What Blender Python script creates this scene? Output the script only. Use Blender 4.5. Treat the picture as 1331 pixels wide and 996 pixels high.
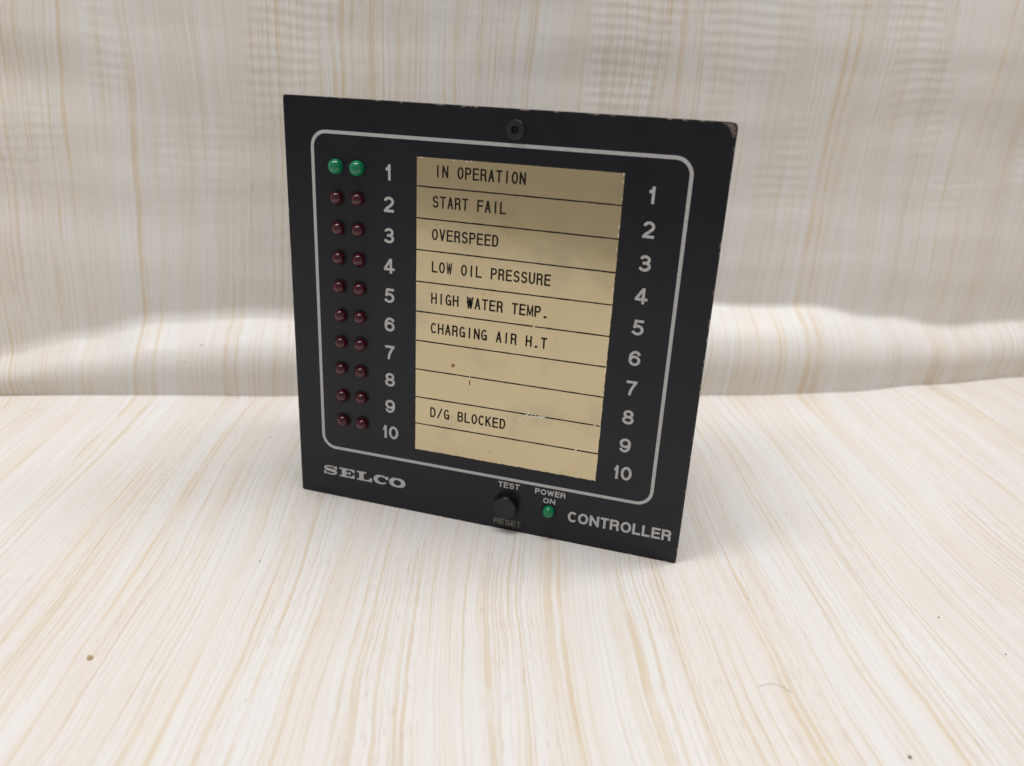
import bpy, bmesh, math, random
from mathutils import Matrix, Vector
random.seed(7)
scene = bpy.context.scene
for o in list(bpy.data.objects): bpy.data.objects.remove(o)
COL = scene.collection

# ------------------------------------------------------------------ camera
cam_d = bpy.data.cameras.new('camera'); cam = bpy.data.objects.new('camera', cam_d); COL.objects.link(cam)
ax = [Vector((0.98344862, -0.17695209, 0.04862874)), Vector((0.01876408, 0.36077303, 0.9325243)), Vector((-0.18255606, -0.91617726, 0.35781794))]
M = Matrix.Identity(4)
for i in range(3):
    for j in range(3): M[j][i] = ax[i][j]
M.translation = Vector((-0.0400, -0.25152, 0.15354))
cam.matrix_world = M
cam_d.sensor_width = 36.0; cam_d.lens = 36.0 * 1037 / 1331
cam_d.clip_start = 0.01; cam_d.clip_end = 50
cam_d.dof.use_dof = True; cam_d.dof.focus_distance = 0.272; cam_d.dof.aperture_fstop = 11.0
scene.camera = cam

# ------------------------------------------------------------------ world (dim indoor room) and ceiling lamps
world = bpy.data.worlds.new('World'); scene.world = world; world.use_nodes = True
bg = world.node_tree.nodes['Background']; bg.inputs[0].default_value = (1.0, 0.91, 0.785, 1); bg.inputs[1].default_value = 0.315
def area(name, loc, target, sx, sy, power, col, roll=0.0):
    d = bpy.data.lights.new(name, 'AREA'); d.shape = 'RECTANGLE'; d.size = sx; d.size_y = sy; d.energy = power; d.color = col
    o = bpy.data.objects.new(name, d); COL.objects.link(o); o.location = loc
    q = (Vector(target) - Vector(loc)).to_track_quat('-Z', 'Y')
    o.rotation_euler = (q.to_matrix() @ Matrix.Rotation(roll, 3, 'Z')).to_euler()
    return o
area('ceiling_tube', (0.10, -0.06, 1.10), (0.10, -0.06, 0), 1.6, 0.22, 12.6, (0.985, 0.98, 1.0), math.radians(10))
scene.view_settings.view_transform = 'Standard'; scene.view_settings.look = 'None'
scene.view_settings.exposure = 0.0; scene.view_settings.gamma = 1.0
scene.render.engine = 'CYCLES'; scene.render.resolution_x = 1024; scene.render.resolution_y = 766

# ------------------------------------------------------------------ node helpers
class NT:
    def __init__(s, name):
        s.m = bpy.data.materials.new(name); s.m.use_nodes = True; s.t = s.m.node_tree
        s.b = s.t.nodes['Principled BSDF']
    def n(s, typ, **kw):
        nd = s.t.nodes.new(typ)
        for k, v in kw.items(): setattr(nd, k, v)
        return nd
    def lk(s, a, b): s.t.links.new(a, b)
    def val(s, sock, x):
        if hasattr(x, 'is_linked') or hasattr(x, 'links'): s.lk(x, sock)
        else: sock.default_value = x
    def math(s, op, a, b=0.0, c=0.0, clamp=False):
        nd = s.n('ShaderNodeMath', operation=op, use_clamp=clamp)
        s.val(nd.inputs[0], a); s.val(nd.inputs[1], b); s.val(nd.inputs[2], c)
        return nd.outputs[0]
    def comb(s, x, y, z=0.0):
        nd = s.n('ShaderNodeCombineXYZ')
        for i, v in enumerate((x, y, z)): s.val(nd.inputs[i], v)
        return nd.outputs[0]
    def noise(s, vec, scale=1.0, detail=2.0, rough=0.5, dim='3D'):
        nd = s.n('ShaderNodeTexNoise', noise_dimensions=dim)
        s.lk(vec, nd.inputs['Vector']); nd.inputs['Scale'].default_value = scale
        nd.inputs['Detail'].default_value = detail; nd.inputs['Roughness'].default_value = rough
        return nd.outputs[0]
    def smooth(s, v, lo, hi, a=0.0, b=1.0):
        nd = s.n('ShaderNodeMapRange', interpolation_type='SMOOTHSTEP')
        s.val(nd.inputs[0], v)
        for i, x in enumerate((lo, hi, a, b)): s.val(nd.inputs[i + 1], x)
        return nd.outputs[0]
    def mix(s, f, a, b):
        nd = s.n('ShaderNodeMix', data_type='RGBA')
        s.val(nd.inputs[0], f); s.val(nd.inputs[6], a); s.val(nd.inputs[7], b)
        return nd.outputs[2]
    def bump(s, h, strength, dist):
        nd = s.n('ShaderNodeBump'); s.lk(h, nd.inputs['Height'])
        nd.inputs['Strength'].default_value = strength; nd.inputs['Distance'].default_value = dist
        s.lk(nd.outputs[0], s.b.inputs['Normal']); return nd
def rgba(r, g, b): return (r, g, b, 1.0)

def sheet_material(name, ripple):
    k = NT(name)
    uv = k.n('ShaderNodeUVMap', uv_map='UVMap'); sp = k.n('ShaderNodeSeparateXYZ'); k.lk(uv.outputs[0], sp.inputs[0])
    u0, v = sp.outputs[0], sp.outputs[1]
    # wandering of the printed grain
    w1 = k.noise(k.comb(k.math('MULTIPLY', u0, 9), k.math('MULTIPLY', v, 6.0)), 1, 1)
    w2 = k.noise(k.comb(k.math('MULTIPLY', u0, 60), k.math('MULTIPLY', v, 26), 3.3), 1, 1)
    w3 = k.noise(k.comb(k.math('MULTIPLY', u0, 240), k.math('MULTIPLY', v, 170), 3.3), 1, 1)
    u = k.math('ADD', u0, k.math('MULTIPLY', k.math('SUBTRACT', w1, 0.5), 0.016))
    u = k.math('ADD', u, k.math('MULTIPLY', k.math('SUBTRACT', w2, 0.5), 0.0030))
    u = k.math('ADD', u, k.math('MULTIPLY', k.math('SUBTRACT', w3, 0.5), 0.0005))
    def lay(su, sv, seed, det): return k.noise(k.comb(k.math('MULTIPLY', u, su), k.math('MULTIPLY', v, sv), seed), 1, det)
    dens = lay(42, 1.8, 9.1, 1)          # where the lines crowd
    band = lay(130, 2.0, 1.7, 2)         # broad pale and warm bands
    big = lay(330, 3.0, 5.2, 1)          # strong tan lines
    mid = lay(900, 5.0, 7.9, 1)          # thin lines
    fine = lay(1900, 12.0, 2.9, 2)       # hair lines
    dash = lay(3400, 130.0, 4.9, 1)      # short pore dashes
    blot = lay(60, 45.0, 8.8, 3)
    pk = lay(26, 12.0, 15.0, 2)
    col = k.mix(k.smooth(band, 0.38, 0.62), rgba(0.80, 0.795, 0.785), rgba(0.79, 0.76, 0.72))
    col = k.mix(k.math('MULTIPLY', k.smooth(pk, 0.45, 0.7), 0.3), col, rgba(0.78, 0.73, 0.69))
    a = k.math('MULTIPLY', k.smooth(big, 0.625, 0.70), k.smooth(blot, 0.30, 0.60, 0.25, 0.70))
    col = k.mix(a, col, rgba(0.70, 0.585, 0.41))
    b = k.math('MULTIPLY', k.smooth(mid, 0.54, 0.66), k.smooth(dens, 0.36, 0.58, 0.28, 0.66))
    b = k.math('MULTIPLY', b, k.smooth(blot, 0.3, 0.6, 0.5, 1.0))
    col = k.mix(b, col, rgba(0.68, 0.57, 0.415))
    c = k.math('MULTIPLY', k.smooth(fine, 0.52, 0.66), k.smooth(dens, 0.36, 0.6, 0.30, 0.58))
    col = k.mix(c, col, rgba(0.66, 0.565, 0.44))
    d = k.math('MULTIPLY', k.smooth(dash, 0.62, 0.72), k.smooth(dens, 0.42, 0.6, 0.05, 0.55))
    col = k.mix(d, col, rgba(0.50, 0.42, 0.35))
    k.lk(col, k.b.inputs['Base Color'])
    k.lk(k.smooth(k.noise(k.comb(k.math('MULTIPLY', u0, 30), k.math('MULTIPLY', v, 30), 20.0), 1, 4), 0.3, 0.7, 0.36, 0.50), k.b.inputs['Roughness'])
    k.b.inputs['Specular IOR Level'].default_value = 0.42
    # fine relief of the vinyl; the hanging part also carries tight sideways ripples in patches
    h = k.math('MULTIPLY', k.noise(k.comb(k.math('MULTIPLY', u0, 900), k.math('MULTIPLY', v, 900)), 1, 2), 0.02)
    if ripple:
        wob = k.noise(k.comb(k.math('MULTIPLY', u0, 22), k.math('MULTIPLY', v, 22), 6.0), 1, 2)
        ph = k.math('ADD', k.math('MULTIPLY', v, 1250.0), k.math('MULTIPLY', wob, 12.0))
        patch = k.noise(k.comb(k.math('MULTIPLY', u0, 24), k.math('MULTIPLY', v, 11), 12.0), 1, 2)
        hgt = k.smooth(v, 0.20, 0.26)
        rip = k.math('MULTIPLY', k.math('MULTIPLY', k.math('SINE', ph), k.smooth(patch, 0.47, 0.62)), hgt)
        soft = k.noise(k.comb(k.math('MULTIPLY', u0, 16), k.math('MULTIPLY', v, 75), 2.0), 1, 2)
        h = k.math('ADD', h, k.math('ADD', k.math('MULTIPLY', rip, 0.042), k.math('MULTIPLY', soft, 0.35)))
    k.bump(h, 1.0, 0.001)
    return k.m
MAT = {}
MAT['sheet_table'] = sheet_material('wood_print_vinyl_flat', False)
MAT['sheet_wall'] = sheet_material('wood_print_vinyl_hanging', True)

def simple(name, col, rough, metal=0.0, spec=0.5, **kw):
    k = NT(name); k.b.inputs['Base Color'].default_value = rgba(*col); k.b.inputs['Roughness'].default_value = rough
    k.b.inputs['Metallic'].default_value = metal; k.b.inputs['Specular IOR Level'].default_value = spec
    for n, v in kw.items(): k.b.inputs[n.replace('_', ' ')].default_value = v
    return k
def speckled(name, col, col2, scale, lo, hi, rough, metal=0.0, spec=0.5, bump=0.0):
    k = simple(name, col, rough, metal, spec)
    tc = k.n('ShaderNodeTexCoord')
    nz = k.noise(tc.outputs['Object'], scale, 3)
    k.lk(k.mix(k.smooth(nz, lo, hi), rgba(*col), rgba(*col2)), k.b.inputs['Base Color'])
    if bump: k.bump(k.noise(tc.outputs['Object'], scale * 3, 2), bump, 0.0002)
    return k
# satin black panel, paint chipped off along its edges
k = simple('black_satin_paint', (0.006, 0.0062, 0.0072), 0.42, 0, 0.38)
tc = k.n('ShaderNodeTexCoord'); sp = k.n('ShaderNodeSeparateXYZ'); k.lk(tc.outputs['Object'], sp.inputs[0])
dx = k.math('SUBTRACT', 0.0720, k.math('ABSOLUTE', sp.outputs[0]))
dz = k.math('SUBTRACT', 0.07235, k.math('ABSOLUTE', k.math('SUBTRACT', sp.outputs[2], 0.07235)))
edge = k.math('MINIMUM', dx, dz)
ch = k.noise(tc.outputs['Object'], 330, 3)
m1 = k.math('MULTIPLY', k.smooth(edge, 0.0001, 0.00055, 1.0, 0.0), k.smooth(ch, 0.575, 0.62))
sp2 = k.noise(tc.outputs['Object'], 620, 2)
m2 = k.math('MULTIPLY', k.smooth(sp2, 0.745, 0.78), 0.30)
msk = k.math('MAXIMUM', m1, m2)
sm = k.noise(tc.outputs['Object'], 38, 6, 0.62)
k.lk(k.mix(msk, k.mix(sm, rgba(0.0028, 0.0040, 0.0100), rgba(0.0050, 0.0066, 0.0150)), rgba(0.26, 0.24, 0.20)), k.b.inputs['Base Color'])
k.lk(k.smooth(sm, 0.3, 0.7, 0.25, 0.42), k.b.inputs['Roughness'])
k.bump(k.noise(tc.outputs['Object'], 4000, 1), 0.12, 0.0001)
MAT['panel'] = k.m
MAT['housing'] = speckled('black_housing_plastic', (0.010, 0.010, 0.011), (0.018, 0.018, 0.019), 200, 0.4, 0.7, 0.55, bump=0.2).m
MAT['print'] = speckled('grey_screen_print', (0.52, 0.53, 0.55), (0.44, 0.45, 0.47), 900, 0.4, 0.7, 0.55).m
MAT['print_worn'] = speckled('worn_grey_screen_print', (0.24, 0.23, 0.20), (0.14, 0.135, 0.12), 900, 0.4, 0.65, 0.6).m
# gold laminate plate, faint smudges
k = simple('gold_laminate', (0.60, 0.51, 0.35), 0.30, 0.85, 0.5)
tc = k.n('ShaderNodeTexCoord')
s1 = k.noise(tc.outputs['Object'], 55, 4); s2 = k.noise(tc.outputs['Object'], 420, 3)
col = k.mix(k.smooth(s1, 0.5, 0.72), rgba(0.63, 0.535, 0.35), rgba(0.55, 0.48, 0.33))
col = k.mix(k.math('MULTIPLY', k.smooth(s2, 0.68, 0.76), 0.45), col, rgba(0.30, 0.25, 0.16))
k.lk(col, k.b.inputs['Base Color'])
k.lk(k.smooth(s1, 0.3, 0.75, 0.10, 0.19), k.b.inputs['Roughness'])
k.bump(k.noise(tc.outputs['Object'], 130, 2), 0.05, 0.0004)
MAT['plate'] = k.m
MAT['engraved'] = speckled('black_engraving', (0.005, 0.0045, 0.004), (0.015, 0.013, 0.011), 700, 0.4, 0.7, 0.7, 0.0, 0.2).m
MAT['cream'] = simple('cream_chip', (0.92, 0.89, 0.80), 0.6).m
MAT['rust'] = speckled('rust_spot', (0.42, 0.22, 0.09), (0.28, 0.13, 0.05), 900, 0.4, 0.6, 0.8).m
MAT['bare'] = speckled('chipped_bare_corner', (0.19, 0.15, 0.12), (0.06, 0.05, 0.045), 1100, 0.4, 0.6, 0.6, bump=0.6).m
MAT['screw'] = speckled('dark_screw_steel', (0.028, 0.028, 0.031), (0.018, 0.018, 0.02), 800, 0.4, 0.7, 0.40, 0.35).m
MAT['button'] = speckled('dark_blue_black_plastic', (0.004, 0.0045, 0.009), (0.006, 0.0065, 0.012), 500, 0.4, 0.7, 0.36).m
def led_mat(name, col, deep):
    k = simple(name, col, 0.03, 0, 0.6)
    lw = k.n('ShaderNodeTexCoord'); nz = k.noise(lw.outputs['Object'], 350, 2)
    k.lk(k.mix(k.smooth(nz, 0.35, 0.65), rgba(*col), rgba(*deep)), k.b.inputs['Base Color'])
    k.b.inputs['Subsurface Weight'].default_value = 0.25; k.b.inputs['Subsurface Radius'].default_value = (0.002, 0.002, 0.002)
    k.b.inputs['Subsurface Scale'].default_value = 0.5
    return k.m
MAT['led_green'] = led_mat('green_led_epoxy', (0.003, 0.22, 0.095), (0.002, 0.17, 0.07))
MAT['led_red'] = led_mat('dark_red_led_epoxy', (0.075, 0.003, 0.014), (0.045, 0.002, 0.009))
MAT['hole'] = simple('dark_hole', (0.003, 0.003, 0.003), 0.8).m
MAT['crumb'] = speckled('tan_crumb', (0.58, 0.45, 0.26), (0.40, 0.29, 0.15), 1500, 0.4, 0.6, 0.8, bump=0.6).m
MAT['grit'] = speckled('dark_grit', (0.26, 0.17, 0.12), (0.16, 0.10, 0.08), 1500, 0.4, 0.6, 0.8).m
MAT['lint'] = simple('pale_lint', (0.85, 0.82, 0.75), 0.8).m
MAT['hair'] = simple('dark_hair', (0.16, 0.12, 0.09), 0.45).m
k = simple('brown_board', (0.20, 0.075, 0.04), 0.5)
tc = k.n('ShaderNodeTexCoord'); mp = k.n('ShaderNodeMapping'); mp.inputs['Scale'].default_value = (60, 60, 4); k.lk(tc.outputs['Object'], mp.inputs[0])
k.lk(k.mix(k.noise(mp.outputs[0], 1, 3), rgba(0.15, 0.05, 0.03), rgba(0.27, 0.11, 0.055)), k.b.inputs['Base Color'])
MAT['board'] = k.m

# ------------------------------------------------------------------ mesh helpers
def link(name, me, mat, parent=None):
    o = bpy.data.objects.new(name, me); COL.objects.link(o)
    if mat and not me.materials: me.materials.append(MAT[mat])
    if parent: o.parent = parent
    return o
def from_bm(name, bm, mat, parent=None, smooth=False):
    me = bpy.data.meshes.new(name); bmesh.ops.recalc_face_normals(bm, faces=bm.faces[:]); bm.to_mesh(me); bm.free()
    if smooth:
        for p in me.polygons: p.use_smooth = True
    return link(name, me, mat, parent)
def from_data(name, vs, fs, mat, parent=None, smooth=False):
    me = bpy.data.meshes.new(name); me.from_pydata(vs, [], fs); me.update()
    if smooth:
        for p in me.polygons: p.use_smooth = True
    return link(name, me, mat, parent)
def L(x, y, z):            # panel millimetres (right, up, out) -> local metres
    return (x * .001, -z * .001, y * .001)
def lathe(prof, cx=0, cy=0, n=28):   # profile of (radius, out) in mm, turned about the panel normal
    vs, fs = [], []
    for r, z in prof:
        for i in range(n):
            a = 2 * math.pi * i / n
            vs.append(L(cx + r * math.cos(a), cy + r * math.sin(a), z))
    for j in range(len(prof) - 1):
        for i in range(n):
            fs.append((j*n+i, j*n+(i+1) % n, (j+1)*n+(i+1) % n, (j+1)*n+i))
    fs.append(tuple((len(prof)-1)*n+i for i in range(n)))
    return vs, fs
def rounded(x0, y0, x1, y1, r, n=8):
    pts = []
    for cx, cy, a0 in ((x1-r, y1-r, 0), (x0+r, y1-r, 90), (x0+r, y0+r, 180), (x1-r, y0+r, 270)):
        for i in range(n + 1):
            a = math.radians(a0 + 90*i/n); pts.append((cx + r*math.cos(a), cy + r*math.sin(a)))
    return pts
def slab(name, pts, z0, z1, mat, parent, bevel=0.0):   # outline (mm) extruded from z0 (back) to z1 (front)
    bm = bmesh.new()
    f = bm.faces.new([bm.verts.new(L(x, y, z1)) for x, y in pts])
    ext = bmesh.ops.extrude_face_region(bm, geom=[f])
    for v in [g for g in ext['geom'] if isinstance(g, bmesh.types.BMVert)]: v.co.y = -z0 * .001
    if bevel:
        es = [e for e in bm.edges if all(abs(v.co.y + z1*.001) < 1e-7 for v in e.verts)]
        bmesh.ops.bevel(bm, geom=es, offset=bevel*.001, segments=2, affect='EDGES', profile=0.5)
    return from_bm(name, bm, mat, parent)

# ------------------------------------------------------------------ setting: table sheet, hanging sheet
YC = [(-0.80, 0.140), (-0.30, 0.137), (-0.21, .1353), (-0.14, .1332), (-0.07, .1292), (0.12, .1182), (0.175, .1163), (0.222, .1182), (0.276, .1262), (0.351, .1356), (0.60, 0.150)]
BAND = [(-0.80, .010, .018, .007), (-0.215, .010, .018, .007), (-0.17, .014, .026, .012), (-0.137, .018, .033, .015), (-0.085, .020, .036, .016), (0.02, .021, .038, .019), (0.13, .021, .044, .022), (0.20, .021, .042, .021), (0.245, .020, .036, .016), (0.295, .018, .030, .012), (0.60, .016, .028, .012)]
def interp(tab, x, c=1):
    if x <= tab[0][0]: return tab[0][c]
    for a, b in zip(tab, tab[1:]):
        if x <= b[0]:
            t = (x - a[0]) / (b[0] - a[0]); t = t*t*(3-2*t)
            return a[c] + (b[c]-a[c])*t
    return tab[-1][c]
def ss(a, b, x):
    t = max(0, min(1, (x-a)/(b-a))); return t*t*(3-2*t)
from mathutils import noise as mn
SK = 0.147                                    # slant of the printed grain on the table
def wall_y(x, z):
    yc = interp(YC, x); zt, dy = (interp(BAND, x, c) for c in (2, 3))
    zt *= 1 + 0.07*mn.noise(Vector((x*17, 0.3, 2.0)))
    # the sheet stands up from the crease, rolls back over a soft shoulder and then climbs the wall
    fil = 0.0022 + 0.0030*ss(0.10, -0.10, x)
    acc = 0.0
    for q in range(-3, 4):
        t = max(0.0, min(1.0, (z + fil*q/3)/zt)); acc += t**3.3
    y = yc + dy*acc/7 - 0.0034*math.sin(math.pi*min(1, z/zt)**1.4) + 0.05*max(0, z-zt)**1.3
    up = ss(zt, zt+0.03, z)
    y += up*(0.0030*(mn.noise(Vector((x*7, z*14, 1.2)))) + 0.0006*mn.noise(Vector((x*14, z*55, 4.0))))
    y += up*0.0016*ss(-0.12, -0.22, x)*math.sin((z + 0.12*x)*115)*ss(0.05, 0.10, z)*ss(0.19, 0.13, z)
    return y
def grid(name, nu, nv, fn, mat, flip=False):
    vs, uvs, fs = [], [], []
    for j in range(nv+1):
        for i in range(nu+1):
            p, uvc = fn(i/nu, j/nv); vs.append(p); uvs.append(uvc)
    for j in range(nv):
        for i in range(nu):
            q = (j*(nu+1)+i, j*(nu+1)+i+1, (j+1)*(nu+1)+i+1, (j+1)*(nu+1)+i)
            fs.append(q[::-1] if flip else q)
    o = from_data(name, vs, fs, mat, None, True)
    ul = o.data.uv_layers.new(name='UVMap')
    for lp in o.data.loops: ul.data[lp.index].uv = uvs[lp.vertex_index]
    return o
X0, X1 = -0.70, 0.3535
def f_wall(a, b):
    x = X0 + (X1-X0)*a + (0.0016*math.sin(b*9) if a == 1 else 0)
    z = -0.004 + 0.504*(b**1.6)
    y = wall_y(x, max(z, 0))
    s = 0.125 + z + 0.6*max(0, y-interp(YC, x))
    return (x, y, z), (x - SK*0.125 - 0.03*z, s)
w = grid('backdrop_wall', 260, 240, f_wall, 'sheet_wall'); w['kind'] = 'structure'
TX0, TX1, TY0 = -0.70, 0.70, -0.40
def f_table(a, b):
    x = TX0 + (TX1-TX0)*a
    yb = interp(YC, x) + 0.0016
    y = TY0 + (yb-TY0)*b
    # the sheet lifts in a low ridge just before it turns up, on the left
    d = yb - y
    z = 0.0022*math.exp(-((d-0.006)/0.004)**2)*ss(-0.10, -0.17, x)
    return (x, y, z), (x - SK*y, y)
t = grid('table_surface', 200, 260, f_table, 'sheet_table'); t['kind'] = 'structure'
bm = bmesh.new()
bmesh.ops.create_cube(bm, size=1, matrix=Matrix.Translation((0.0, -0.10, -0.0165)) @ Matrix.Diagonal((1.4, 0.60, 0.025, 1)))
tb = from_bm('table_board', bm, 'board'); tb['kind'] = 'structure'
bm = bmesh.new()
bmesh.ops.create_cube(bm, size=1, matrix=Matrix.Translation((0.05, 0.196, 0.236)) @ Matrix.Diagonal((1.5, 0.012, 0.53, 1)))
bb = from_bm('wall_board', bm, 'board'); bb['kind'] = 'structure'

# ------------------------------------------------------------------ stroke lettering
def arc(cx, cy, rx, ry, a0, a1, n=18):
    return [(cx + rx*math.cos(math.radians(a0+(a1-a0)*i/n)), cy + ry*math.sin(math.radians(a0+(a1-a0)*i/n))) for i in range(n+1)]
# glyph = width, [(points in the unit box of stroke centrelines, square_caps, closed)]
def ln(*p): return (list(p), True, False)
def cv(*p):
    q = []
    for s in p: q += s if isinstance(s, list) else [s]
    return (q, False, False)
def el(cx, cy, rx, ry): return (arc(cx, cy, rx, ry, 0, 360, 28)[:-1], False, True)
def turn(g): return (g[0], [([(1-x, 1-y) for x, y in p], c, l) for p, c, l in g[1]])
G = {}
G['1'] = (.60, [ln((.62, 0), (.62, 1)), cv((.02, .72), (.30, .745), (.50, .86), (.58, 1.0))])
G['2'] = (.60, [cv(arc(.5, .71, .47, .29, 170, -35, 18), (.52, .32), (.25, .19), (.10, .06)), ln((.04, 0), (.98, 0))])
G['3'] = (.60, [cv(arc(.48, .755, .43, .245, 165, -90)), cv(arc(.48, .265, .5, .265, 90, -165)), ln((.40, .52), (.46, .52))])
G['4'] = (.62, [ln((.70, 0), (.70, 1)), ln((.0, .24), (1.0, .24)), cv((.66, 1.04), (-.02, .28))])
G['5'] = (.60, [ln((.22, 1), (.92, 1)), cv((.24, 1.08), (.10, .46)), cv((.05, .47), arc(.46, .315, .52, .315, 128, -162))])
G['6'] = (.60, [el(.5, .31, .49, .31), cv(arc(.55, .5, .55, .5, 32, 200))])
G['7'] = (.60, [ln((.04, 1), (.96, 1)), cv((.97, 1.0), (.68, .66), (.44, .30), (.34, -.10))])
G['8'] = (.60, [el(.5, .76, .42, .24), el(.5, .26, .5, .26)])
G['9'] = turn(G['6'])
G['0'] = (.60, [el(.5, .5, .5, .5)])
G['A'] = (.74, [cv((.0, -.09), (.5, 1.08)), cv((1., -.09), (.5, 1.08)), ln((.26, .33), (.74, .33))])
G['B'] = (.70, [ln((0, 0), (0, 1)), cv((0, 1), (.55, 1), arc(.6, .77, .34, .23, 90, -90), (0, .54)), cv((.0, .54), (.6, .54), arc(.64, .27, .36, .27, 90, -90), (0, 0))])
G['C'] = (.68, [cv(arc(.54, .5, .54, .5, 40, 320, 26))])
G['D'] = (.72, [ln((0, 0), (0, 1)), cv((0, 1), (.45, 1), arc(.48, .5, .52, .5, 90, -90), (0, 0))])
G['E'] = (.64, [ln((0, 0), (0, 1)), ln((.1, 1), (1, 1)), ln((.1, .53), (.9, .53)), ln((.1, 0), (1, 0))])
G['F'] = (.62, [ln((0, 0), (0, 1)), ln((.1, 1), (1, 1)), ln((.1, .52), (.88, .52))])
G['G'] = (.76, [cv(arc(.52, .5, .52, .5, 42, 335, 26)), ln((.60, .45), (1., .45)), ln((1., .42), (1., 0.02))])
G['H'] = (.70, [ln((0, 0), (0, 1)), ln((1, 0), (1, 1)), ln((.1, .52), (.9, .52))])
G['I'] = (.26, [ln((.5, 0), (.5, 1))])
G['K'] = (.72, [ln((0, 0), (0, 1)), cv((1, 1.07), (.05, .38)), cv((.36, .60), (1.04, -.08))])
G['L'] = (.60, [ln((0, 0), (0, 1)), ln((.1, 0), (1, 0))])
G['M'] = (.84, [ln((0, 0), (0, 1)), ln((1, 0), (1, 1)), cv((0, 1.06), (.5, .05)), cv((1, 1.06), (.5, .05))])
G['N'] = (.72, [ln((0, 0), (0, 1)), ln((1, 0), (1, 1)), cv((0, 1.02), (1, -.02))])
G['O'] = (.78, [el(.5, .5, .5, .5)])
G['P'] = (.66, [ln((0, 0), (0, 1)), cv((0, 1), (.58, 1), arc(.62, .74, .38, .26, 90, -90), (0, .48))])
G['R'] = (.70, [ln((0, 0), (0, 1)), cv((0, 1), (.6, 1), arc(.62, .75, .34, .25, 90, -90), (0, .5)), cv((.56, .5), arc(.66, .27, .26, .22, 80, 0), (.95, .05), (1.0, -.10))])
G['S'] = (.66, [cv(arc(.5, .755, .46, .245, 12, 250), (.62, .485), arc(.5, .265, .5, .265, 60, -165))])
G['T'] = (.62, [ln((.5, 0), (.5, 1)), ln((0, 1), (1, 1))])
G['U'] = (.70, [cv((0, 1.1), arc(.5, .36, .5, .36, 180, 360), (1, 1.1))])
G['V'] = (.70, [cv((0, 1.1), (.5, -.06)), cv((1, 1.1), (.5, -.06))])
G['W'] = (.96, [cv((0, 1.1), (.25, -.06)), cv((.5, 1.0), (.25, -.06)), cv((.5, 1.0), (.75, -.06)), cv((1, 1.1), (.75, -.06))])
G['.'] = (.24, [ln((.4, 0), (.6, 0))])
G['/'] = (.50, [cv((0, -.1), (1, 1.1))])

class Flat:                       # flat print: every stroke a hair above the one before
    def __init__(s, z): s.v, s.f, s.z = [], [], z
    def step(s): s.z += 0.004
    def poly(s, pts):
        n = len(s.v); s.v += [L(x, y, s.z) for x, y in pts]; s.f.append(tuple(range(n, n+len(pts)))); s.step()
    def stroke(s, pts, w, ext=0.0, closed=False):
        ws = w if isinstance(w, list) else [w]*len(pts)
        p = [Vector(q) for q in pts]
        if ext:
            p[0] = p[0] + (p[0]-p[1]).normalized()*ext; p[-1] = p[-1] + (p[-1]-p[-2]).normalized()*ext
        n = len(p); b = len(s.v)
        for i in range(n):
            if closed: d0 = (p[i]-p[i-1]).normalized(); d1 = (p[(i+1) % n]-p[i]).normalized()
            else:
                d1 = (p[min(i+1, n-1)]-p[min(i, n-2)]).normalized(); d0 = (p[max(i, 1)]-p[max(i-1, 0)]).normalized()
            t = d0 + d1
            t = t.normalized() if t.length > 1e-6 else d1
            nn = Vector((-t.y, t.x)); m = min(1.6, 1/max(.3, abs(t.dot(d1))))
            for sg in (1, -1):
                q = p[i] + nn*(sg*ws[i]*.5*m); s.v.append(L(q.x, q.y, s.z))
        for i in range(n if closed else n-1):
            j = (i+1) % n; s.f.append((b+2*i, b+2*i+1, b+2*j+1, b+2*j))
        s.step()
    def glyph(s, ch, x, y, h, w, sw):
        if ch == ' ': return
        for pts, sq, cl in G[ch][1]:
            hw = sw*.5
            s.stroke([(x+hw+px*(w-sw), y+hw+py*(h-sw)) for px, py in pts], sw, hw if sq else 0.0, cl)
    def build(s, name, mat, parent): return from_data(name, s.v, s.f, mat, parent)

def mono(txt, x0, x1, y, h, sw, fill=0.72):      # evenly spaced engraved capitals
    fl = Flat(Z_ENG); adv = (x1-x0)/(len(txt)-1+fill); w = adv*fill
    for i, ch in enumerate(txt):
        if ch == 'I': fl.glyph(ch, x0+i*adv, y, h, w, sw)
        elif ch == '.': fl.glyph(ch, x0+i*adv, y, h, w, sw*1.2)
        else: fl.glyph(ch, x0+i*adv, y, h, w, sw*(0.70 if ch in 'WM' else 1.0))
    return fl
def prop(txt, x0, x1, y, h, sw, gap=0.12):        # proportional bold capitals fitted between x0 and x1
    fl = Flat(Z_PRINT); ws = [G[c][0] for c in txt]
    k_ = (x1-x0)/(sum(ws)+gap*(len(txt)-1)); x = x0
    for c, w_ in zip(txt, ws):
        fl.glyph(c, x, y, h, w_*k_, sw); x += (w_+gap)*k_
    return fl
Z_PRINT, Z_ENG = 0.03, 0.20

# ------------------------------------------------------------------ the alarm controller
root = bpy.data.objects.new('alarm_controller', None); COL.objects.link(root)
root.rotation_euler = (0, 0, math.atan2(-.451, .893)); root.empty_display_size = 0.05
root['label'] = 'square black alarm panel with ten gold label rows and two columns of indicator lights'
root['category'] = 'controller'

HW = 72.0; HT = 144.7
out = rounded(-HW, 0, HW, HT, 0.9, 4)
out = [p for p in out if not (p[0] > HW-1.0 and p[1] > HT-1.0)]
# the knocked corner: an uneven broken edge in place of the sharp one
i0 = 0
out = [(HW, HT-2.0), (HW-0.12, HT-1.1), (HW-0.4, HT-.7), (HW-0.6, HT-.25), (HW-1.4, HT-.15), (HW-2.6, HT-.05), (HW-4.3, HT)] + out
slab('front_panel', out, -3.0, 0.0, 'panel', root, 0.32)
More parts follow.
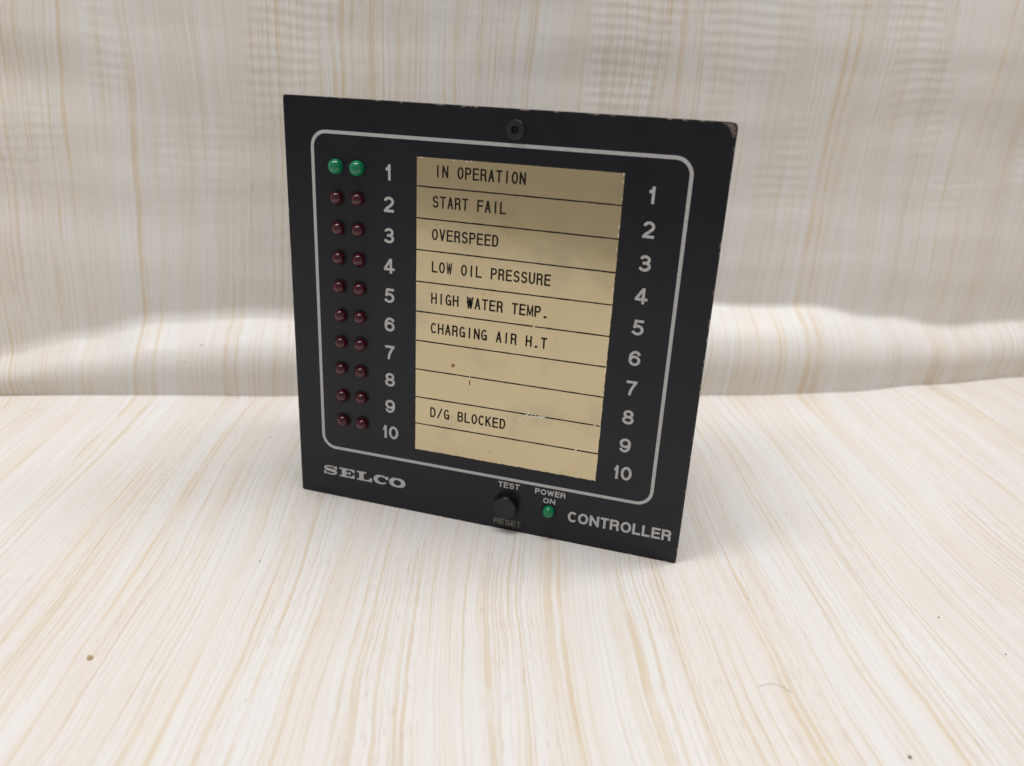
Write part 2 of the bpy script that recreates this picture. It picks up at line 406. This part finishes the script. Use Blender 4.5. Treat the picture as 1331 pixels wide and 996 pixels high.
# chipped corner patch
fl = Flat(0.03)
fl.poly([(HW-4.6, HT-.3), (HW-2.9, HT-1.0), (HW-2.0, HT-2.1), (HW-1.0, HT-4.2), (HW-0.3, HT-4.0), (HW-0.28, HT-2.6), (HW-0.42, HT-1.5), (HW-0.9, HT-.6), (HW-2.6, HT-.35)])
c = fl.build('worn_corner', 'bare', root); c['label'] = 'paint chipped to bare brown grey at the corner'
# housing box behind the panel, resting on the table
slab('housing', rounded(-67.5, 0.2, 67.5, 139.5, 1.5, 3), -72.0, -3.0, 'housing', root)

# printed frame line
fl = Flat(Z_PRINT)
fl.stroke(rounded(-61.8, 20.6, 61.0, 134.1, 5.0, 10), 1.12, 0, True)
fl.build('frame_line', 'print', root)

# numbers both sides
def number(txt, cx, cy):
    fl = Flat(Z_PRINT); h, sw = 5.05, 0.88; ws = [3.0 if c == '1' else G[c][0]*h*1.24 for c in txt]
    if len(txt) == 2: ws = [2.55, 3.65]
    tot = sum(ws) + 0.25*(len(txt)-1); x = cx - tot/2
    for c_, w_ in zip(txt, ws): fl.glyph(c_, x, cy-h/2, h, w_, sw); x += w_ + 0.25
    return fl.build('number', 'print', root)
for i in range(10):
    number(str(i+1), -34.6 - (0.0 if i < 9 else 0.1), 122.9 - 10.23*i)
    number(str(i+1), 50.4, 122.9 - 10.23*i)

# indicator lights: a dome in a dark drilled hole
def led_profile(r, cyl):
    return [(r, -0.5), (r, cyl)] + [(r*math.cos(math.radians(a)), cyl + r*math.sin(math.radians(a))) for a in range(9, 90, 9)] + [(0.05, cyl+r)]
vs, fs = led_profile(2.42, 0.75), None
def mesh_of(name, prof, mat, smooth=True, n=28):
    v_, f_ = lathe(prof, 0, 0, n); me = bpy.data.meshes.new(name); me.from_pydata(v_, [], f_); me.update()
    if smooth:
        for p in me.polygons: p.use_smooth = True
    me.materials.append(MAT[mat]); return me
me_g = mesh_of('green_led', led_profile(2.50, 0.65), 'led_green')
me_r = mesh_of('red_led', led_profile(2.16, 0.55), 'led_red')
me_h = mesh_of('led_hole', [(2.95, 0.012), (2.9, 0.02), (2.2, 0.022)], 'hole', False)
def led(x, y, me, lab):
    o = link('indicator_light', me, None, root); o.location = L(x, y, 0); o['label'] = lab
    h = link('mounting_hole', me_h, None, o)
    return o
for i in range(10):
    for x in (-53.2, -45.6):
        g = i == 0
        o = led(x + random.uniform(-.12, .12), 123.5 - 10.11*i + random.uniform(-.15, .15), me_g if g else me_r, 'green round indicator light' if g else 'dark red round indicator light')
        o.rotation_euler = (random.uniform(-.05, .05), random.uniform(0, 6.2), random.uniform(-.05, .05))
        o.rotation_euler.y = 0
led(26.3, 11.1, mesh_of('green_led_power', led_profile(2.15, 0.75), 'led_green'), 'green power indicator light')

# gold plate with ragged edges, dividing lines, engraved words, scars
def ragged(x0, y0, x1, y1, st=0.9, amp=0.10):
    pts = []
    cs = [(x0, y0), (x1, y0), (x1, y1), (x0, y1)]
    for (ax_, ay), (bx, by) in zip(cs, cs[1:]+cs[:1]):
        n = int(math.hypot(bx-ax_, by-ay)/st)
        strong = amp*(1.8 if (ax_ == bx == x1 or ay == by == y0) else 0.7)
        for i in range(n):
            t_ = i/n; q = random.uniform(0, strong) if i else 0
            pts.append((ax_+(bx-ax_)*t_ + (q if ax_ == bx == x0 else -q if ax_ == bx == x1 else 0), ay+(by-ay)*t_ + (q if ay == by == y0 else -q if ay == by == y1 else 0)))
    return pts
PX0, PX1, PY0, PY1 = -24.75, 41.75, 26.1, 128.6
slab('label_plate', ragged(PX0, PY0, PX1, PY1), -0.2, 0.16, 'plate', root)
ys = [119.5, 109.35, 98.95, 88.25, 77.9, 67.5, 57.0, 46.6, 36.4]
for i, y in enumerate(ys):
    fl = Flat(Z_ENG)
    n = 36; xs = [PX0+0.05 + (PX1-PX0-0.15)*j/n for j in range(n+1)]
    brk = {4: (0.62, 0.63), 7: (0.965, 0.975), 8: (0.88, 0.89)}.get(i)
    def seg(a, b):
        m_ = max(3, int((b-a)*n)); pp = [(PX0+0.05+(PX1-PX0-.15)*(a+(b-a)*j/m_), y + 0.06*math.sin(j*1.7+i)*.3 - 0.35*(a+(b-a)*j/m_)*(1 if i < 3 else 0)) for j in range(m_+1)]
        fl.stroke(pp, [0.44+random.uniform(-.06, .06) for _ in pp])
    if brk: seg(0, brk[0]); seg(brk[1], 1.0)
    else: seg(0, 1)
    fl.build('dividing_line', 'engraved', root)
for txt, x0, x1, y in [('IN OPERATION', -18.6, 11.4, 122.3), ('START FAIL', -19.2, 5.5, 112.7), ('OVERSPEED', -19.3, 3.4, 102.2), ('LOW OIL PRESSURE', -19.2, 21.3, 91.5), ('HIGH WATER TEMP.', -19.3, 21.3, 80.8), ('CHARGING AIR H.T', -19.3, 21.5, 70.4), ('D/G BLOCKED', -19.1, 8.7, 39.3)]:
    y += 0.4
    fl = mono(txt, x0, x1, y, 3.75, 0.52, 0.80)
    if 'WATER' in txt:                                  # the W is cut twice
        adv = (x1-x0)/(len(txt)-1+.76); fl.glyph('W', x0+5*adv-0.22, y, 3.75, adv*.76, 0.20); fl.stroke([(x0+4.85*adv, y+1.95), (x0+5.75*adv, y+1.8)], 0.22)
    fl.build('label_text', 'engraved', root)
def lines(name, mat, segs, w):
    fl = Flat(0.30)
    for s_ in segs: fl.stroke(s_, [w*random.uniform(.6, 1.3) for _ in s_])
    return fl.build(name, mat, root)
lines('scratch', 'cream', [[(13.0, 45.0), (13.7, 44.2), (14.9, 45.6), (16.4, 46.7), (17.6, 47.5)], [(16.0, 46.5), (17.6, 45.9), (19.4, 46.6)], [(17.2, 45.7), (18.2, 47.1), (19.6, 47.4)], [(18.9, 45.9), (20.6, 46.7), (21.6, 46.4)], [(20.9, 46.1), (22.6, 46.9)], [(22.9, 48.6), (23.3, 50.0)]], 0.34)
lines('scratch', 'cream', [[(-4.6, 61.5), (-4.55, 58.6), (-4.7, 56.0)], [(-4.0, 62.2), (-4.2, 61.0)]], 0.20)
lines('scratch', 'engraved', [[(-4.7, 55.9), (-4.75, 54.0)]], 0.25)
fl = Flat(0.30); fl.poly([(-11.0 + 0.75*math.cos(a*.628)*random.uniform(.7, 1.1), 60.2 + 0.7*math.sin(a*.628)*random.uniform(.7, 1.1)) for a in range(10)]); fl.build('rust_spot', 'rust', root)
for nm, n in (('edge_chip', 34),):                        # flaked cream specks along the plate's edges
    fl = Flat(0.18)
    for j in range(n):
        q = random.random()
        if q < .45: x, y, dx_, dy_ = PX1 - random.uniform(.15, .5), random.uniform(PY0, PY1), .12, random.uniform(.25, .7)
        elif q < .8: x, y, dx_, dy_ = random.uniform(5, PX1), PY0 + random.uniform(.1, .4), random.uniform(.3, .9), .13
        else: x, y, dx_, dy_ = random.uniform(PX0, 15), PY1 - random.uniform(.1, .3), random.uniform(.3, .7), .11
        fl.poly([(x-dx_, y-dy_*.6), (x+dx_*.7, y-dy_), (x+dx_, y+dy_*.5), (x-dx_*.5, y+dy_)])
    fl.build(nm, 'cream', root)['kind'] = 'stuff'
    fl = Flat(0.30)
    for j in range(20):                                  # dust and nicks on the plate
        x, y = random.uniform(-20, 40), random.uniform(28, 78); r_ = random.uniform(.1, .26)
        fl.poly([(x + r_*math.cos(a)*random.uniform(.5, 1.2), y + r_*math.sin(a)*random.uniform(.5, 1.2)) for a in (0, 1.2, 2.5, 3.8, 5.1)])
    fl.build('plate_nick', 'cream', root)['kind'] = 'stuff'

# screen printed words
prop('TEST', 7.2, 15.1, 17.0, 2.25, 0.42).build('printed_text', 'print', root)
prop('POWER', 20.8, 31.8, 17.05, 2.2, 0.42).build('printed_text', 'print', root)
prop('ON', 23.9, 28.3, 13.9, 2.1, 0.42).build('printed_text', 'print', root)
o = prop('RESET', 6.1, 16.4, 2.0, 2.3, 0.40).build('printed_text', 'print_worn', root); o['label'] = 'worn faded printed word'
prop('CONTROLLER', 33.2, 69.3, 8.35, 4.2, 0.85, 0.10).build('printed_text', 'print', root)
# wide slab-serif maker's word
fl = Flat(Z_PRINT); b0, h0 = 8.85, 3.75
def R_(x0, y0, x1, y1): fl.poly([(x0, b0+y0*h0), (x1, b0+y0*h0), (x1, b0+y1*h0), (x0, b0+y1*h0)])
sx0, sw_ = -62.3, 5.7                                      # S
sp_ = arc(.5, .72, .40, .215, 20, 250, 14) + [(.55, .52)] + arc(.5, .285, .40, .22, 62, -160, 14)
n_ = len(sp_); wd = [0.50 + 0.75*math.exp(-((i-n_*.5)/(n_*.17))**2) for i in range(n_)]
fl.stroke([(sx0+px*sw_, b0+py*h0) for px, py in sp_], wd)
R_(sx0+.84*sw_, .60, sx0+.97*sw_, 1.0); R_(sx0+.02*sw_, 0.0, sx0+.15*sw_, .40)
ex = -55.7                                                 # E
R_(ex+1.0, 0, ex+2.9, 1); R_(ex, .84, ex+6.3, 1); R_(ex, 0, ex+6.3, .16); R_(ex+2.9, .43, ex+4.6, .57); R_(ex+4.1, .32, ex+4.6, .68)
fl.poly([(ex+6.3, b0+h0), (ex+6.3, b0+.62*h0), (ex+5.9, b0+.62*h0), (ex+4.9, b0+.86*h0)]); fl.poly([(ex+6.3, b0), (ex+6.3, b0+.40*h0), (ex+5.9, b0+.40*h0), (ex+4.9, b0+.14*h0)])
lx = -48.4                                                 # L
R_(lx+.9, 0, lx+2.8, 1); R_(lx, .84, lx+3.9, 1); R_(lx, 0, lx+6.2, .16); fl.poly([(lx+6.2, b0), (lx+6.2, b0+.46*h0), (lx+5.75, b0+.46*h0), (lx+4.6, b0+.14*h0)])
def ring(cx, rx, a0, a1, closed):
    pts = arc(cx, b0+h0/2, rx*.735, h0*.5*.82, a0, a1, 30)
    if closed: pts = pts[:-1]
    wd_ = [0.68 + (rx*.53-0.68)*abs(math.cos(math.radians(a0+(a1-a0)*i/30)))**1.3 for i in range(len(pts))]
    if not closed: wd_ = [w_ if i > 4 else 0.75 for i, w_ in enumerate(wd_)]; wd_ = [w_ if i < len(wd_)-4 else 0.6 for i, w_ in enumerate(wd_)]
    fl.stroke(pts, wd_, 0, closed)
ring(-38.35, 3.15, 38, 322, False)                         # C
fl.poly([(-36.6, b0+.60*h0), (-35.5, b0+.60*h0), (-35.5, b0+.97*h0), (-35.9, b0+.97*h0), (-36.9, b0+.8*h0)])
ring(-31.9, 3.3, 0, 360, True)                             # O
fl.build('maker_name_text', 'print', root)

# push button and screw
b = link('push_button', mesh_of('push_button', [(4.15, -0.4), (4.15, 2.9), (4.05, 3.2), (3.8, 3.38), (3.5, 3.42), (3.2, 3.36), (0.2, 3.30)], 'button', True, 40), None, root); b.location = L(10.75, 10.6, 0)
link('mounting_hole', mesh_of('button_hole', [(5.0, 0.012), (4.9, 0.022), (4.0, 0.024)], 'hole', False, 40), None, b)
s = link('screw', mesh_of('screw', [(3.0, -0.3), (3.0, 0.75), (2.85, 0.98), (2.6, 1.05), (1.25, 1.05), (1.2, 0.2), (0.1, 0.15)], 'screw', False, 36), None, root); s.location = L(7.4, 138.7, 0)
link('socket', mesh_of('socket', [(1.22, 0.42), (1.2, 0.44), (0.2, 0.44)], 'hole', False, 6), None, s)

# ------------------------------------------------------------------ crumbs and a hair on the sheet
def crumb(name, x, y, r, mat, label, cat, z=0.0, flat=.6):
    bm = bmesh.new(); bmesh.ops.create_icosphere(bm, subdivisions=2, radius=r)
    for v in bm.verts:
        f_ = 1 + 0.55*mn.noise(v.co*(1.3/r) + Vector((x*90, y*70, 0))); v.co *= f_; v.co.z *= flat
    mz = min(v.co.z for v in bm.verts)
    for v in bm.verts: v.co.z -= mz + 0.00005
    o = from_bm(name, bm, mat); o.location = (x, y, z); o['label'] = label; o['category'] = cat
    return o
crumb('crumb', -.1149, -.0589, .00075, 'crumb', 'tan crumb lying alone on the pale sheet, biggest of the specks', 'crumb')
crumb('grit_speck', .0921, -.1205, .00045, 'grit', 'small reddish brown speck on the table sheet beyond the curved hair', 'speck')
G_ = 'tiny dark specks on the sheet'
for x, y, r in ((-.0749, -.0163, .00025), (.1381, -.0703, .00027), (.0806, -.0542, .0002), (.1467, -.0888, .00024), (-.0808, .081, .0003), (.121, -.004, .0002)):
    o = crumb('grit_speck', x, y, r, 'grit', 'tiny dark speck of grit on the pale wood print sheet', 'speck'); o['group'] = G_
for (x, z) in ((-.117, .0255), (-.1245, .0185)):
    o = crumb('lint_speck', x, wall_y(x, z)-.0001, .00042, 'lint', 'tiny white lint speck stuck to the fold of the hanging sheet', 'speck', z, .8); o['group'] = 'white lint specks on the fold'
cu = [(.0655, -.0923), (.0680, -.0918), (.0700, -.0921), (.0718, -.0932), (.0735, -.0955)]
vs, fs = [], []
N_ = 24
def cr(t_):
    t_ *= len(cu)-1; i = min(int(t_), len(cu)-2); f_ = t_-i
    P = [Vector(cu[max(0, min(len(cu)-1, i+j))]) for j in (-1, 0, 1, 2)]
    return 0.5*((2*P[1]) + (P[2]-P[0])*f_ + (2*P[0]-5*P[1]+4*P[2]-P[3])*f_**2 + (3*P[1]-P[0]-3*P[2]+P[3])*f_**3)
for i in range(N_+1):
    p = cr(i/N_); d = (cr(min(1, i/N_+.01))-cr(max(0, i/N_-.01))).normalized(); nn = Vector((-d.y, d.x))
    zc = .00007 + .0004*math.sin(math.pi*i/N_)
    for a in range(5):
        t_ = a*2*math.pi/5; vs.append((p.x+nn.x*.00004*math.cos(t_), p.y+nn.y*.00004*math.cos(t_), zc+.00004*math.sin(t_)))
for i in range(N_):
    for a in range(5): fs.append((i*5+a, i*5+(a+1) % 5, (i+1)*5+(a+1) % 5, (i+1)*5+a))
o = from_data('hair', vs, fs, 'hair'); o['label'] = 'short curved dark hair lying on the pale sheet'; o['category'] = 'hair'
